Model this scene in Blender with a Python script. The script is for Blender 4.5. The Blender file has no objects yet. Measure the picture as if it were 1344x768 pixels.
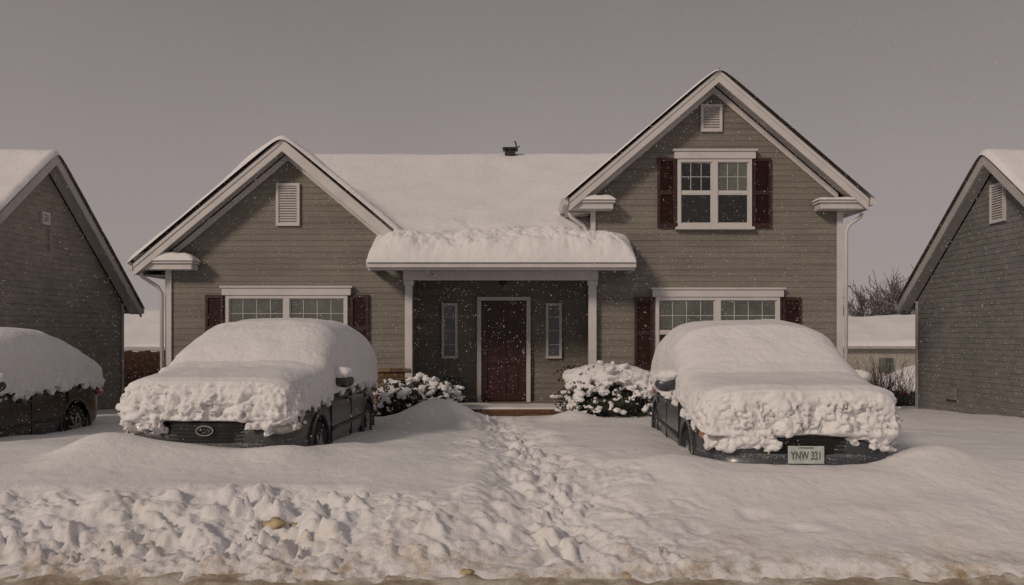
import bpy, bmesh, math, random
import numpy as np
from mathutils import Vector, Matrix, noise as mnoise
random.seed(7)
scene=bpy.context.scene
col=scene.collection
R=math.radians

# ---------------------------------------------------------------- materials
def newmat(name):
    m=bpy.data.materials.new(name); m.use_nodes=True
    nt=m.node_tree; b=nt.nodes["Principled BSDF"]
    return m,nt,b
def N(nt,t,**k):
    n=nt.nodes.new(t)
    for a,v in k.items(): setattr(n,a,v)
    return n
def noise_node(nt,scale,detail=4,vec=None,rough=.55):
    n=N(nt,'ShaderNodeTexNoise'); n.inputs['Scale'].default_value=scale
    n.inputs['Detail'].default_value=detail; n.inputs['Roughness'].default_value=rough
    if vec is None:
        tc=N(nt,'ShaderNodeTexCoord'); vec=tc.outputs['Object']
    nt.links.new(vec,n.inputs['Vector']); return n
def ramp(nt,src,stops):
    r=N(nt,'ShaderNodeValToRGB'); e=r.color_ramp.elements
    while len(e)<len(stops): e.new(.5)
    for i,(p,c) in enumerate(stops):
        e[i].position=p; e[i].color=(*c,1) if len(c)==3 else c
    nt.links.new(src,r.inputs['Fac']); return r
def bump(nt,b,src,strength,dist,prev=None):
    n=N(nt,'ShaderNodeBump'); n.inputs['Strength'].default_value=strength
    n.inputs['Distance'].default_value=dist
    nt.links.new(src,n.inputs['Height'])
    if prev: nt.links.new(prev.outputs[0],n.inputs['Normal'])
    nt.links.new(n.outputs[0],b.inputs['Normal']); return n
def mix(nt,fac,a,b_):
    m=N(nt,'ShaderNodeMix',data_type='RGBA')
    if isinstance(fac,float): m.inputs[0].default_value=fac
    else: nt.links.new(fac,m.inputs[0])
    for s,v in ((6,a),(7,b_)):
        if isinstance(v,tuple): m.inputs[s].default_value=(*v,1)
        else: nt.links.new(v,m.inputs[s])
    return m.outputs[2]
def basic(name,c,rough=.6,metal=0,var=.15,scale=6,bs=0,bscale=40,coat=0):
    m,nt,b=newmat(name)
    n=noise_node(nt,scale,5)
    r=ramp(nt,n.outputs['Fac'],[(.3,tuple(x*(1-var) for x in c)),(.7,tuple(min(1,x*(1+var)) for x in c))])
    nt.links.new(r.outputs[0],b.inputs['Base Color'])
    b.inputs['Roughness'].default_value=rough; b.inputs['Metallic'].default_value=metal
    b.inputs['Coat Weight'].default_value=coat
    if bs: bump(nt,b,noise_node(nt,bscale,4).outputs['Fac'],bs,.01)
    return m
def snowmat(name,dirt=False,b1=.4):
    m,nt,b=newmat(name)
    n=noise_node(nt,1.3,4)
    r=ramp(nt,n.outputs['Fac'],[(.3,(.79,.78,.80)),(.7,(.86,.855,.87))])
    out=r.outputs[0]
    if dirt:
        geo=N(nt,'ShaderNodeNewGeometry'); sep=N(nt,'ShaderNodeSeparateXYZ')
        nt.links.new(geo.outputs['Position'],sep.inputs[0])
        mr=N(nt,'ShaderNodeMapRange'); mr.inputs['From Min'].default_value=5.85; mr.inputs['From Max'].default_value=5.45
        nt.links.new(sep.outputs['Y'],mr.inputs['Value'])
        n2=noise_node(nt,7,8,geo.outputs['Position'],.7)
        r2=ramp(nt,n2.outputs['Fac'],[(.45,(0,0,0)),(.66,(1,1,1))])
        mu=N(nt,'ShaderNodeMath',operation='MULTIPLY'); nt.links.new(mr.outputs[0],mu.inputs[0]); nt.links.new(r2.outputs[0],mu.inputs[1])
        mu.use_clamp=True
        out=mix(nt,mu.outputs[0],out,(.36,.26,.16))
        mr2=N(nt,'ShaderNodeMapRange'); mr2.inputs['From Min'].default_value=6.7; mr2.inputs['From Max'].default_value=5.9
        nt.links.new(sep.outputs['Y'],mr2.inputs['Value'])
        n3=noise_node(nt,2.2,9,geo.outputs['Position'],.72)
        r3=ramp(nt,n3.outputs['Fac'],[(.52,(0,0,0)),(.74,(.5,.5,.5))])
        mu2=N(nt,'ShaderNodeMath',operation='MULTIPLY'); nt.links.new(mr2.outputs[0],mu2.inputs[0]); nt.links.new(r3.outputs[0],mu2.inputs[1])
        out=mix(nt,mu2.outputs[0],out,(.64,.50,.32))
    nt.links.new(out,b.inputs['Base Color'])
    b.inputs['Roughness'].default_value=.75
    b.inputs['Specular IOR Level'].default_value=.25
    p=bump(nt,b,noise_node(nt,9,6).outputs['Fac'],b1,.05)
    bump(nt,b,noise_node(nt,55,6,None,.65).outputs['Fac'],.5,.014,p)
    return m
SNOW=snowmat('snow'); SNOWG=snowmat('snow_ground',True)
def sidingmat(name,c,vs=9.52,joint=0):
    m,nt,b=newmat(name)
    tc=N(nt,'ShaderNodeTexCoord')
    mp=N(nt,'ShaderNodeMapping'); mp.inputs['Scale'].default_value=(.7+joint,.7+joint,vs)
    nt.links.new(tc.outputs['Object'],mp.inputs[0])
    n=noise_node(nt,1.0,3,mp.outputs[0])
    n2=noise_node(nt,1.2,6)
    r=ramp(nt,n.outputs['Fac'],[(.3,tuple(x*.82 for x in c)),(.7,tuple(x*1.15 for x in c))])
    r2=ramp(nt,n2.outputs['Fac'],[(.3,(.84,.83,.82)),(.7,(1.06,1.05,1.05))])
    mm=N(nt,'ShaderNodeMix',data_type='RGBA',blend_type='MULTIPLY'); mm.inputs[0].default_value=1
    nt.links.new(r.outputs[0],mm.inputs[6]); nt.links.new(r2.outputs[0],mm.inputs[7])
    n3=noise_node(nt,42,6,None,.78); r3=ramp(nt,n3.outputs['Fac'],[(.53,(0,0,0)),(.75,(.65,.65,.65))])
    o=mix(nt,r3.outputs[0],mm.outputs[2],tuple(min(1,x*1.7+.05) for x in c))
    nt.links.new(o,b.inputs['Base Color']); b.inputs['Roughness'].default_value=.75
    mp2=N(nt,'ShaderNodeMapping'); mp2.inputs['Scale'].default_value=(3,3,60)
    nt.links.new(tc.outputs['Object'],mp2.inputs[0])
    bump(nt,b,noise_node(nt,1.5,5,mp2.outputs[0]).outputs['Fac'],.25,.005)
    return m
SID=sidingmat('siding_taupe',(.205,.191,.168)); SIDL=sidingmat('siding_brown',(.30,.272,.245),10,3); SIDR=sidingmat('siding_grey',(.195,.190,.190),10,3)
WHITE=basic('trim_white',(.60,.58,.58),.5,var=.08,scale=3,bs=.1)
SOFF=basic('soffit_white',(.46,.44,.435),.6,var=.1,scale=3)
SHING=basic('shingle',(.07,.06,.055),.9,var=.4,scale=20,bs=.6)
MAROON=basic('shutter_maroon',(.036,.012,.011),.55,var=.4,scale=14,bs=.2)
DOORM=basic('door_maroon',(.042,.010,.010),.42,var=.25,scale=5,bs=.1)
DARK=basic('black_plastic',(.012,.012,.013),.45,var=.3)
RUB=basic('rubber',(.018,.018,.018),.85,var=.3,bs=.3)
RIM=basic('rim_alloy',(.33,.33,.34),.35,.8,var=.2,scale=20)
WOODB=basic('wood_brown',(.14,.07,.038),.7,var=.4,scale=10,bs=.3)
CONC=basic('concrete',(.25,.22,.19),.85,var=.2,bs=.4)
BARK_HAZED=basic('bark_hazed',(.13,.115,.108),.9,var=.3)  # far tree bark, lightened so distance haze is painted into its colour
BARKD=basic('bark_dark',(.06,.05,.045),.9,var=.3)
LEAF=basic('leaf_dark',(.03,.032,.02),.7,var=.6,scale=9)
ROCK=basic('dirty_ice',(.46,.36,.22),.85,var=.45,scale=6,bs=.8,bscale=18)
CHROME=basic('chrome',(.6,.6,.6),.2,1,var=.05)
PLATE=basic('plate_white',(.46,.49,.48),.5,var=.2,scale=25)
INK=basic('plate_ink',(.09,.11,.10),.6)
def glassmat(name,c,slat=False,rough=.07):
    m,nt,b=newmat(name)
    n=noise_node(nt,1.6,4)
    r=ramp(nt,n.outputs['Fac'],[(.3,tuple(x*.6 for x in c)),(.7,tuple(x*1.3 for x in c))]); out=r.outputs[0]
    if slat:
        w=N(nt,'ShaderNodeTexWave',wave_type='BANDS',bands_direction='Z'); w.inputs['Scale'].default_value=9
        w.inputs['Distortion'].default_value=.2
        tc=N(nt,'ShaderNodeTexCoord'); nt.links.new(tc.outputs['Object'],w.inputs['Vector'])
        r2=ramp(nt,w.outputs['Fac'],[(.2,(.6,.6,.6)),(.7,(1,1,1))])
        mm=N(nt,'ShaderNodeMix',data_type='RGBA',blend_type='MULTIPLY'); mm.inputs[0].default_value=1
        nt.links.new(out,mm.inputs[6]); nt.links.new(r2.outputs[0],mm.inputs[7]); out=mm.outputs[2]
    nt.links.new(out,b.inputs['Base Color']); b.inputs['Roughness'].default_value=rough
    bump(nt,b,noise_node(nt,2.5,2).outputs['Fac'],.06,.02)
    return m
GLD=glassmat('glass_dark',(.022,.024,.026)); GLB=glassmat('glass_blinds',(.15,.16,.145),True)
GLS=glassmat('glass_sidelight',(.10,.115,.14)); CARG=glassmat('glass_car',(.012,.013,.014))
def brickmat(name,c1,c2,mort,sx=1):
    m,nt,b=newmat(name)
    tc=N(nt,'ShaderNodeTexCoord'); sp=N(nt,'ShaderNodeSeparateXYZ'); cb=N(nt,'ShaderNodeCombineXYZ')
    nt.links.new(tc.outputs['Object'],sp.inputs[0]); nt.links.new(sp.outputs['X'],cb.inputs['X']); nt.links.new(sp.outputs['Z'],cb.inputs['Y'])
    br=N(nt,'ShaderNodeTexBrick'); nt.links.new(cb.outputs[0],br.inputs['Vector'])
    br.inputs['Color1'].default_value=(*c1,1); br.inputs['Color2'].default_value=(*c2,1); br.inputs['Mortar'].default_value=(*mort,1)
    br.inputs['Scale'].default_value=1; br.inputs['Brick Width'].default_value=.28*sx; br.inputs['Row Height'].default_value=.1*sx; br.inputs['Mortar Size'].default_value=.010
    n=noise_node(nt,9,6)
    mm=N(nt,'ShaderNodeMix',data_type='RGBA',blend_type='MULTIPLY'); mm.inputs[0].default_value=1
    r=ramp(nt,n.outputs['Fac'],[(.3,(.6,.6,.6)),(.7,(1.2,1.2,1.2))])
    nt.links.new(br.outputs['Color'],mm.inputs[6]); nt.links.new(r.outputs[0],mm.inputs[7])
    nt.links.new(mm.outputs[2],b.inputs['Base Color']); b.inputs['Roughness'].default_value=.85
    bump(nt,b,n.outputs['Fac'],.6,.02)
    return m
STONE=brickmat('stone_veneer',(.24,.15,.07),(.11,.065,.035),(.05,.04,.03),.9)
BRICK=brickmat('brick_red',(.13,.06,.04),(.08,.04,.03),(.14,.12,.1))
def paint(name,c):
    m,nt,b=newmat(name)
    n=noise_node(nt,60,8,None,.72)
    geo=N(nt,'ShaderNodeNewGeometry'); sp=N(nt,'ShaderNodeSeparateXYZ'); nt.links.new(geo.outputs['Normal'],sp.inputs[0])
    ad=N(nt,'ShaderNodeMath',operation='MULTIPLY_ADD'); nt.links.new(sp.outputs['Z'],ad.inputs[0]); ad.inputs[1].default_value=.22
    nt.links.new(n.outputs['Fac'],ad.inputs[2])
    r=ramp(nt,ad.outputs[0],[(.62,(0,0,0)),(.80,(.8,.8,.8))])
    nl=noise_node(nt,2.2,5); r4=ramp(nt,nl.outputs['Fac'],[(.3,c),(.75,tuple(x*1.9+.012 for x in c))])
    o=mix(nt,r.outputs[0],r4.outputs[0],(.45,.45,.46)); nt.links.new(o,b.inputs['Base Color'])
    b.inputs['Roughness'].default_value=.36; b.inputs['Metallic'].default_value=.15; b.inputs['Coat Weight'].default_value=.4
    b.inputs['Coat Roughness'].default_value=.2
    return m
PG=paint('paint_graphite',(.035,.037,.038)); PB=paint('paint_slate',(.030,.033,.042)); PK=paint('paint_black',(.012,.012,.013))
HEADL=basic('headlight_lens',(.35,.34,.32),.12,var=.3,scale=25,coat=1); AMB=basic('amber_lens',(.40,.16,.04),.2,coat=1); TAILR=basic('tail_lens',(.25,.02,.015),.2,coat=1)

# ---------------------------------------------------------------- builders
class MB:
    def __init__(s): s.v=[];s.f=[];s.m=[]
    def add(s,vs,fs,mi=0):
        o=len(s.v); s.v+= [tuple(p) for p in vs]
        for f in fs: s.f.append(tuple(i+o for i in f)); s.m.append(mi)
    def box(s,x0,x1,y0,y1,z0,z1,mi=0):
        s.add([(x0,y0,z0),(x1,y0,z0),(x1,y1,z0),(x0,y1,z0),(x0,y0,z1),(x1,y0,z1),(x1,y1,z1),(x0,y1,z1)],
              [(0,3,2,1),(4,5,6,7),(0,1,5,4),(1,2,6,5),(2,3,7,6),(3,0,4,7)],mi)
    def prism(s,poly,axis,a0,a1,mi=0,segs=1):
        n=len(poly); vs=[]
        for k in range(segs+1):
            a=a0+(a1-a0)*k/segs
            for p,q in poly: vs.append((p,a,q) if axis=='y' else (a,p,q))
        fs=[tuple(range(n)),tuple(reversed(range(segs*n,segs*n+n)))]
        for k in range(segs):
            for i in range(n):
                j=(i+1)%n; fs.append((k*n+i,k*n+j,(k+1)*n+j,(k+1)*n+i))
        s.add(vs,fs,mi)
    def tube(s,path,rad,n=8,mi=0,cap=True):
        path=[Vector(p) for p in path]
        if not isinstance(rad,(list,tuple)): rad=[rad]*len(path)
        vs=[];L=len(path)
        for i,p in enumerate(path):
            d=(path[min(i+1,L-1)]-path[max(i-1,0)]).normalized()
            a=d.orthogonal().normalized() if i==0 else (a-d*a.dot(d)).normalized()
            b=d.cross(a)
            for k in range(n):
                t=2*math.pi*k/n; vs.append(p+(a*math.cos(t)+b*math.sin(t))*rad[i])
        fs=[]
        for i in range(L-1):
            for k in range(n):
                k2=(k+1)%n; fs.append((i*n+k,i*n+k2,(i+1)*n+k2,(i+1)*n+k))
        if cap: fs+= [tuple(reversed(range(n))),tuple(range((L-1)*n,L*n))]
        s.add(vs,fs,mi)
    def ball(s,c,r,sub=2,mi=0,jit=0):
        if not isinstance(r,(tuple,list)): r=(r,r,r)
        bm=bmesh.new(); bmesh.ops.create_icosphere(bm,subdivisions=sub,radius=1)
        vs=[]
        for v in bm.verts:
            k=1+jit*mnoise.noise(v.co*1.7+Vector(c)*9); vs.append((c[0]+v.co.x*r[0]*k,c[1]+v.co.y*r[1]*k,c[2]+v.co.z*r[2]*k))
        fs=[tuple(x.index for x in f.verts) for f in bm.faces]; bm.free(); s.add(vs,fs,mi)
    def obj(s,name,mats,parent=None,smooth=False,recalc=True,inv=True,bevel=0):
        me=bpy.data.meshes.new(name); me.from_pydata(s.v,[],s.f)
        if not isinstance(mats,(list,tuple)): mats=[mats]
        for m in mats: me.materials.append(m)
        me.polygons.foreach_set('material_index',s.m)
        if recalc:
            bm=bmesh.new(); bm.from_mesh(me); bmesh.ops.recalc_face_normals(bm,faces=bm.faces); bm.to_mesh(me); bm.free()
        if smooth: me.polygons.foreach_set('use_smooth',[True]*len(me.polygons))
        o=bpy.data.objects.new(name,me); col.objects.link(o)
        if parent:
            o.parent=parent
            if inv: o.matrix_parent_inverse=Matrix.Translation(parent.location).inverted()
        if bevel:
            b=o.modifiers.new('bevel','BEVEL'); b.width=bevel; b.segments=2; b.limit_method='ANGLE'
        return o
def empty(name,loc,label,cat,group=None,rot=0):
    e=bpy.data.objects.new(name,None); e.location=loc; e.rotation_euler[2]=rot; e.empty_display_size=.3
    col.objects.link(e); e["label"]=label; e["category"]=cat
    if group: e["group"]=group
    return e
def bake(o):
    bpy.context.view_layer.update()
    dg=bpy.context.evaluated_depsgraph_get()
    me=bpy.data.meshes.new_from_object(o.evaluated_get(dg)); o.modifiers.clear(); o.data=me

# numpy noise
def h2(ix,iy,seed):
    n=(ix.astype(np.int64)*374761393+iy.astype(np.int64)*668265263+seed*974634777)&0xffffffff
    n=((n^(n>>13))*1274126177)&0xffffffff
    n=((n^(n>>15))*2246822519)&0xffffffff
    return ((n^(n>>16))&0xffffffff)/4294967296.0
def vn(x,y,s=0):
    ix=np.floor(x);iy=np.floor(y);fx=x-ix;fy=y-iy
    fx=fx*fx*fx*(fx*(fx*6-15)+10);fy=fy*fy*fy*(fy*(fy*6-15)+10)
    a=h2(ix,iy,s);b=h2(ix+1,iy,s);c=h2(ix,iy+1,s);d=h2(ix+1,iy+1,s)
    return (a+(b-a)*fx+(c-a)*fy+(a-b-c+d)*fx*fy)*2-1
def fbm(x,y,o=4,s=0,g=.5):
    t=0;a=1;tot=0
    for i in range(o):
        t=t+a*vn(x*2**i+i*17.3,y*2**i-i*9.1,s+i);tot+=a;a*=g
    return t/tot
def clods(x,y,cell,s):
    gx=x/cell;gy=y/cell;ix=np.floor(gx);iy=np.floor(gy);best=np.zeros_like(x)
    for dx in (-1,0,1):
        for dy in (-1,0,1):
            cx=ix+dx;cy=iy+dy
            px=cx+h2(cx,cy,s);py=cy+h2(cx,cy,s+1);r=.35+.65*h2(cx,cy,s+2)
            d=np.sqrt((gx-px)**2+(gy-py)**2)
            hh=np.where(d<r,np.sqrt(np.maximum(0,1-(d/r)**2))*r,0)
            best=np.maximum(best,hh)
    return best*cell
def blocks(x,y,cell,s):
    """broken angular slabs: every cell is a tilted facet, highest one wins"""
    gx=x/cell;gy=y/cell;ix=np.floor(gx);iy=np.floor(gy);best=np.full_like(x,-1.0)
    for dx in (-1,0,1):
        for dy in (-1,0,1):
            cx=ix+dx;cy=iy+dy
            ux=gx-(cx+h2(cx,cy,s)); uy=gy-(cy+h2(cx,cy,s+1))
            h=h2(cx,cy,s+2)**1.5; a=6.28*h2(cx,cy,s+3); t=.9*h2(cx,cy,s+4)
            rx_=ux*np.cos(a)+uy*np.sin(a); ry_=-ux*np.sin(a)+uy*np.cos(a)
            d=np.maximum(np.abs(rx_)*1.0,np.abs(ry_)*1.35)+.35*np.sqrt(ux*ux+uy*uy)
            v=h+t*rx_-2.6*np.maximum(0,d-.28)
            best=np.maximum(best,v)
    return np.clip(best,-.25,1.3)
def ss(a,b,x):
    t=np.clip((x-a)/(b-a),0,1);return t*t*(3-2*t)
def grid_obj(name,X,Y,Z,mat,parent=None,smooth=True,inv=True):
    ny,nx=X.shape
    co=np.stack([X,Y,Z],-1).reshape(-1,3).astype(np.float32)
    i=np.arange(nx-1)[None,:]+np.arange(ny-1)[:,None]*nx
    f=np.stack([i,i+1,i+nx+1,i+nx],-1).reshape(-1,4)
    me=bpy.data.meshes.new(name); me.vertices.add(len(co)); me.vertices.foreach_set('co',co.ravel())
    me.loops.add(f.size); me.loops.foreach_set('vertex_index',f.ravel().astype(np.int32))
    me.polygons.add(len(f)); me.polygons.foreach_set('loop_start',np.arange(0,f.size,4,dtype=np.int32))
    me.update(calc_edges=True); me.validate()
    me.materials.append(mat)
    if smooth: me.polygons.foreach_set('use_smooth',[True]*len(me.polygons))
    o=bpy.data.objects.new(name,me); col.objects.link(o)
    if parent:
        o.parent=parent
        if inv:o.matrix_parent_inverse=Matrix.Translation(parent.location).inverted()
    return o

# ---------------------------------------------------------------- ground
def prog(a,b,st,g=1.12,maxs=60):
    out=[a];s=st
    while out[-1]<b: s=min(s*g,maxs); out.append(out[-1]+s)
    return out[1:]
def ground_h(x,y):
    z=np.interp(y,[-30,5.38,5.55,6.0,6.40,6.9,7.4,8.2,9.2,12,14,15.5,20,30,45,2000],[-.06,-.05,.04,.22,.35,.38,.42,.44,.37,.23,.22,.16,-.05,-1.2,-1.6,-1.7])
    soft=ss(-.4,1.4,x)
    z2=np.interp(y,[-30,5.38,5.55,6.2,6.9,7.4,8.2,9.2,12,14,15.5,20,30,45,2000],[-.06,-.05,.06,.20,.35,.44,.43,.37,.23,.22,.16,-.05,-1.2,-1.6,-1.7])
    z=z*(1-soft)+z2*soft
    near=ss(5.5,5.8,y)
    z=z+near*.04*fbm(x*.7,y*.9,3,5)*(1-ss(20,30,y))+near*.010*fbm(x*3.5,y*3.5,3,9)*(1-ss(16,22,y))
    pc=.42-.70*(y-5.6)/7.9+.06*np.sin(y*1.9); pw=.30+.20*(1-ss(6,9,y))
    p=np.exp(-((x-pc)/pw)**2*1.2)*ss(5.5,5.8,y)*(1-ss(13.6,14.4,y))
    edge=.20*vn(x*.9,y*0+3.3,44)+.10*vn(x*3.1,y*0+1.3,45)
    wl=(1-ss(-1.7,-.4,x))
    mid=(1-ss(.7,1.8,x))*(1-wl)
    band=ss(5.52,5.72,y+edge*.4)*(1-ss(6.35,6.75,y+edge))
    wx=x+.07*vn(x*4.4,y*4.4,70)+.035*vn(x*12,y*12,73)+.012*vn(x*31,y*31,77); wy=y+.07*vn(x*4.4,y*4.4,71)+.035*vn(x*12,y*12,74)+.012*vn(x*31,y*31,78)
    b0=blocks(wx,wy,.50,5); b1=blocks(wx,wy,.27,11); b2=blocks(wx,wy,.14,21); b3=blocks(wx,wy,.07,31)
    sm=clods(wx,wy,.13,41); ti=clods(x,y,.05,42)
    patch=ss(-.5,.25,fbm(x*1.1,y*1.6,3,47)); patch2=ss(-.45,.35,fbm(x*2.1+5,y*2.6,3,48))
    lump=.065*b0+.085*b1*(.45+.55*patch)+.060*b2*(.30+.70*patch2)+.026*b3*(.4+.6*patch2)+.20*ti+.035*fbm(x*5,y*5,5,15)
    z=z+band*wl*(lump*1.05-.035+.08*fbm(x*1.3,y*1.0,2,51))
    z=z+band*mid*(1-p)*(.045*b1*patch+.040*b2*(.2+.8*patch2)+.015*b3*patch2+.03*fbm(x*3,y*3,5,61)+.05*fbm(x*1.3,y*1.3,2,62))
    z=z+band*(1-wl-mid)*(.014*fbm(x*4,y*4,4,63)+.05*fbm(x*1.0,y*1.4,2,64)+.012*b2*ss(.1,.5,fbm(x*1.3,y*1.6,3,66)))
    foot=ss(5.30,5.42,y)*(1-ss(5.60,5.9,y+edge*.5)); z=z+foot*(sm*.34+ti*.45+.03*b2+.015*b3)*(.5+.5*vn(x*1.1,y*0,80))
    # trampled path running down to the road
    prf=.065*blocks(wx,wy,.21,91)+.028*blocks(wx,wy,.10,93)+.03*fbm(x*5,y*5,5,92)+clods(x,y,.05,94)*.2
    z=z+p*(-.07-.04*(1-ss(6.2,7.0,y))+prf*1.25)
    p2=np.exp(-((x-pc)/(pw*2.4))**2)*ss(5.7,6.4,y)*(1-ss(9.5,12,y)); z=z+p2*(.022*fbm(x*5,y*5,4,95)+.04*blocks(wx,wy,.17,99)*ss(0,.5,vn(x*2,y*2,98)))
    rim=np.exp(-((np.abs(x-pc)-pw-.15)/.16)**2)*ss(5.9,6.6,y)*(1-ss(13,14,y)); z=z+rim*(.02+.035*vn(x*3,y*3,96))
    def G(cx,cy,sx,sy,a): return a*np.exp(-((x-cx)/sx)**2-((y-cy)/sy)**2)
    z=z+G(-1.15,13.0,.62,.5,.34)+G(-.5,12.2,.5,.4,.08)+G(1.3,10.5,.8,1.5,.07)+G(-1.1,9.6,.5,1.8,.06)+G(-5.0,8.6,.7,1.6,.05)
    z=z+G(-3.3,7.9,.8,.40,.14)+G(-3.85,7.9,.35,.45,.14)+G(-2.15,7.85,.35,.35,.10)+G(-1.75,8.6,.35,.5,.05)
    z=z+G(2.6,7.05,1.2,.3,.05)+G(3.75,7.5,.4,.4,.14)+G(1.5,7.25,.35,.4,.08)+G(4.9,9.0,.9,2.2,.06)+G(.95,13.3,.35,.3,.12)+G(1.2,7.9,.35,.8,.05)
    for (fx,fy) in ((1.05,6.35),(1.35,6.12),(1.8,6.32),(2.1,6.08)):
        z=z-.03*np.exp(-(((x-fx+.04*vn(x*9,y*9,3))/.10)**2+((y-fy+.03*vn(x*8,y*8,4))/.08)**2)**1.4)
    z=z-.10*ss(5.5,9,np.abs(x))*ss(9,12,y)*(1-ss(20,25,y))
    return z
xs=[round(v,4) for v in np.arange(-4.4,4.4,.018)]
xr=list(np.arange(4.4,10,.06)); xr+=prog(xr[-1],600,.06,1.18)
xs=[-v for v in reversed(xr)]+xs+xr
ys=list(np.arange(5.2,7.2,.014))+list(np.arange(7.2,10,.033))+list(np.arange(10,15,.05)); ys+=prog(ys[-1],1800,.06,1.15)
ys=[-v+5.2 for v in reversed(prog(0,40,.05,1.3))]+ys
X,Y=np.meshgrid(np.unique(np.round(xs,4)),np.unique(np.round(ys,4)))
g=grid_obj('ground',X,Y,ground_h(X,Y),SNOWG); g["kind"]="structure"
def slush():
    m,nt,b=newmat('road_slush')
    n=noise_node(nt,3.5,9,None,.7)
    r=ramp(nt,n.outputs['Fac'],[(.28,(.20,.15,.11)),(.44,(.42,.34,.25)),(.58,(.72,.67,.60))])
    nt.links.new(r.outputs[0],b.inputs['Base Color']); b.inputs['Roughness'].default_value=.6
    bump(nt,b,n.outputs['Fac'],.9,.05); return m
rx=np.linspace(-40,40,1500); ry=np.linspace(-3,5.52,220)
RX,RY=np.meshgrid(rx,ry)
RZ=.0+.03*fbm(RX*1.5,RY*5,4,3)+.03*fbm(RX*8,RY*10,3,4)
rd=grid_obj('road',RX,RY,RZ,slush()); rd["kind"]="structure"
def gh(x,y): return float(ground_h(np.array([float(x)]),np.array([float(y)]))[0])

def snow_slab(name,u0,u1,v0,v1,base,thick,edge,nu=120,nv=60,seed=0,parent=None,lump=.0,amp=.25,freq=1.2,tf=None,cell=.15,eu=None):
    t=np.linspace(0,1,nu);s=np.linspace(0,1,nv)
    def dens(t): return .5-.5*np.cos(np.pi*t)
    tt=.45*t+.55*dens(t); s2=.45*s+.55*dens(s)
    U,V=np.meshgrid(u0+(u1-u0)*tt,v0+(v1-v0)*s2)
    du=np.minimum(U-u0,u1-U);dv=np.minimum(V-v0,v1-V)
    wob=edge*(1+.35*vn(U*2.3+V,V*2.3,seed+7))
    e=lambda d,k_=1:np.sqrt(np.clip(1-(1-np.clip(d/(wob*k_),0,1))**2,0,1))
    ku=1 if eu is None else eu/edge
    k=1 if tf is None else tf(U,V)
    k2=1 if tf is None else np.clip((k-.5)*2,0,1)
    T=k*thick*e(du,ku)*e(dv)*(1+amp*fbm(U*freq,V*freq,4,seed))
    if lump:
        uw=U+.07*vn(U*5,V*5,seed+3);vw=V+.07*vn(U*5,V*5,seed+4)
        T=T+k2*lump*e(du,ku)*e(dv)*(clods(uw,vw,cell,seed+11)+clods(uw,vw,cell*2,seed+14)*.5+clods(U,V,cell*.45,seed+13)*.5+cell*.9*fbm(U*5,V*5,4,seed+15))
    x,y,z=base(U,V)
    return grid_obj(name,x,y,z+T,SNOW,parent)

def lap(mb,O,U,Nn,rng,z0,z1,ex=.105,mi=0,lip=.012):
    O=Vector(O);U=Vector(U);Nn=Vector(Nn);z=z0
    while z<z1-1e-4:
        zt=min(z+ex,z1)
        a,b=rng(z);c,d=rng(zt-.001)
        if b-a<.01: break
        if d<c: c=d=(c+d)/2
        P=lambda u,zz,o:O+U*u+Nn*o+Vector((0,0,zz))
        mb.add([P(a,z,.002),P(b,z,.002),P(b,z,lip),P(a,z,lip),P(c,zt,.003),P(d,zt,.003)],[(0,1,2,3),(3,2,5,4)],mi)
        z=zt
def chev(cx,pk,sl,half,th):
    e=pk-sl*half
    return [(cx-half,e),(cx,pk),(cx+half,e),(cx+half,e-th),(cx,pk-th),(cx-half,e-th)]

def window(par,x0,x1,z0,z1,Yw,units=2,grid=(3,2),glows=True,header=True,upmats=None,name='window'):
    fr=MB(); t=.055; yf=Yw-.075; yb=Yw+.005
    fr.box(x0,x1,yf,yb,z1-t,z1); fr.box(x0,x0+t,yf+.001,yb,z0,z1-t); fr.box(x1-t,x1,yf+.001,yb,z0,z1-t); fr.box(x0,x1,yf-.002,yb,z0-.01,z0+t*.9)
    panes=[]; w=(x1-x0)/units
    for k in range(units):
        a=x0+k*w+(t if k==0 else .05); b=x0+(k+1)*w-(t if k==units-1 else .05)
        if k<units-1: fr.box(x0+(k+1)*w-.05,x0+(k+1)*w+.05,yf+.002,yb,z0+t*.9,z1-t)
        zm=(z0+z1)/2
        fr.box(a,b,Yw-.05,yb,zm-.022,zm+.022)
        for (lo,hi,gr,up) in ((zm+.022,z1-t,True,True),(z0+t*.9,zm-.022,glows,False)):
            fr.box(a,a+.02,Yw-.045,yb,lo,hi); fr.box(b-.02,b,Yw-.045,yb,lo,hi); fr.box(a+.02,b-.02,Yw-.044,yb,hi-.018,hi); fr.box(a+.02,b-.02,Yw-.044,yb,lo,lo+.018)
            if gr:
                for i in range(1,grid[0]):
                    xx=a+(b-a)*i/grid[0]; fr.box(xx-.005,xx+.005,Yw-.036,Yw-.02,lo+.018,hi-.018)
                for j in range(1,grid[1]):
                    zz=lo+(hi-lo)*j/grid[1]; fr.box(a+.02,b-.02,Yw-.038,Yw-.02,zz-.005,zz+.005)
            panes.append((a,b,lo,hi,k,up))
    W=fr.obj(name,WHITE,par)
    for (a,b,lo,hi,k,up) in panes:
        p=MB(); p.box(a+.005,b-.005,Yw-.028,Yw-.022,lo,hi)
        mt=GLB if (up and (upmats is None or upmats[k])) else GLD
        p.obj('window_pane',mt,W,inv=False)
    s=MB(); s.box(x0-.04,x1+.04,Yw-.12,Yw-.001,z0-.06,z0-.012); s.obj('sill',WHITE,W,inv=False)
    if header:
        s=MB(); s.box(x0-.06,x1+.06,Yw-.10,Yw-.001,z1+.002,z1+.13); s.box(x0-.09,x1+.09,Yw-.13,Yw-.001,z1+.132,z1+.165); s.obj('header',WHITE,W,inv=False)
    return W
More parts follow.
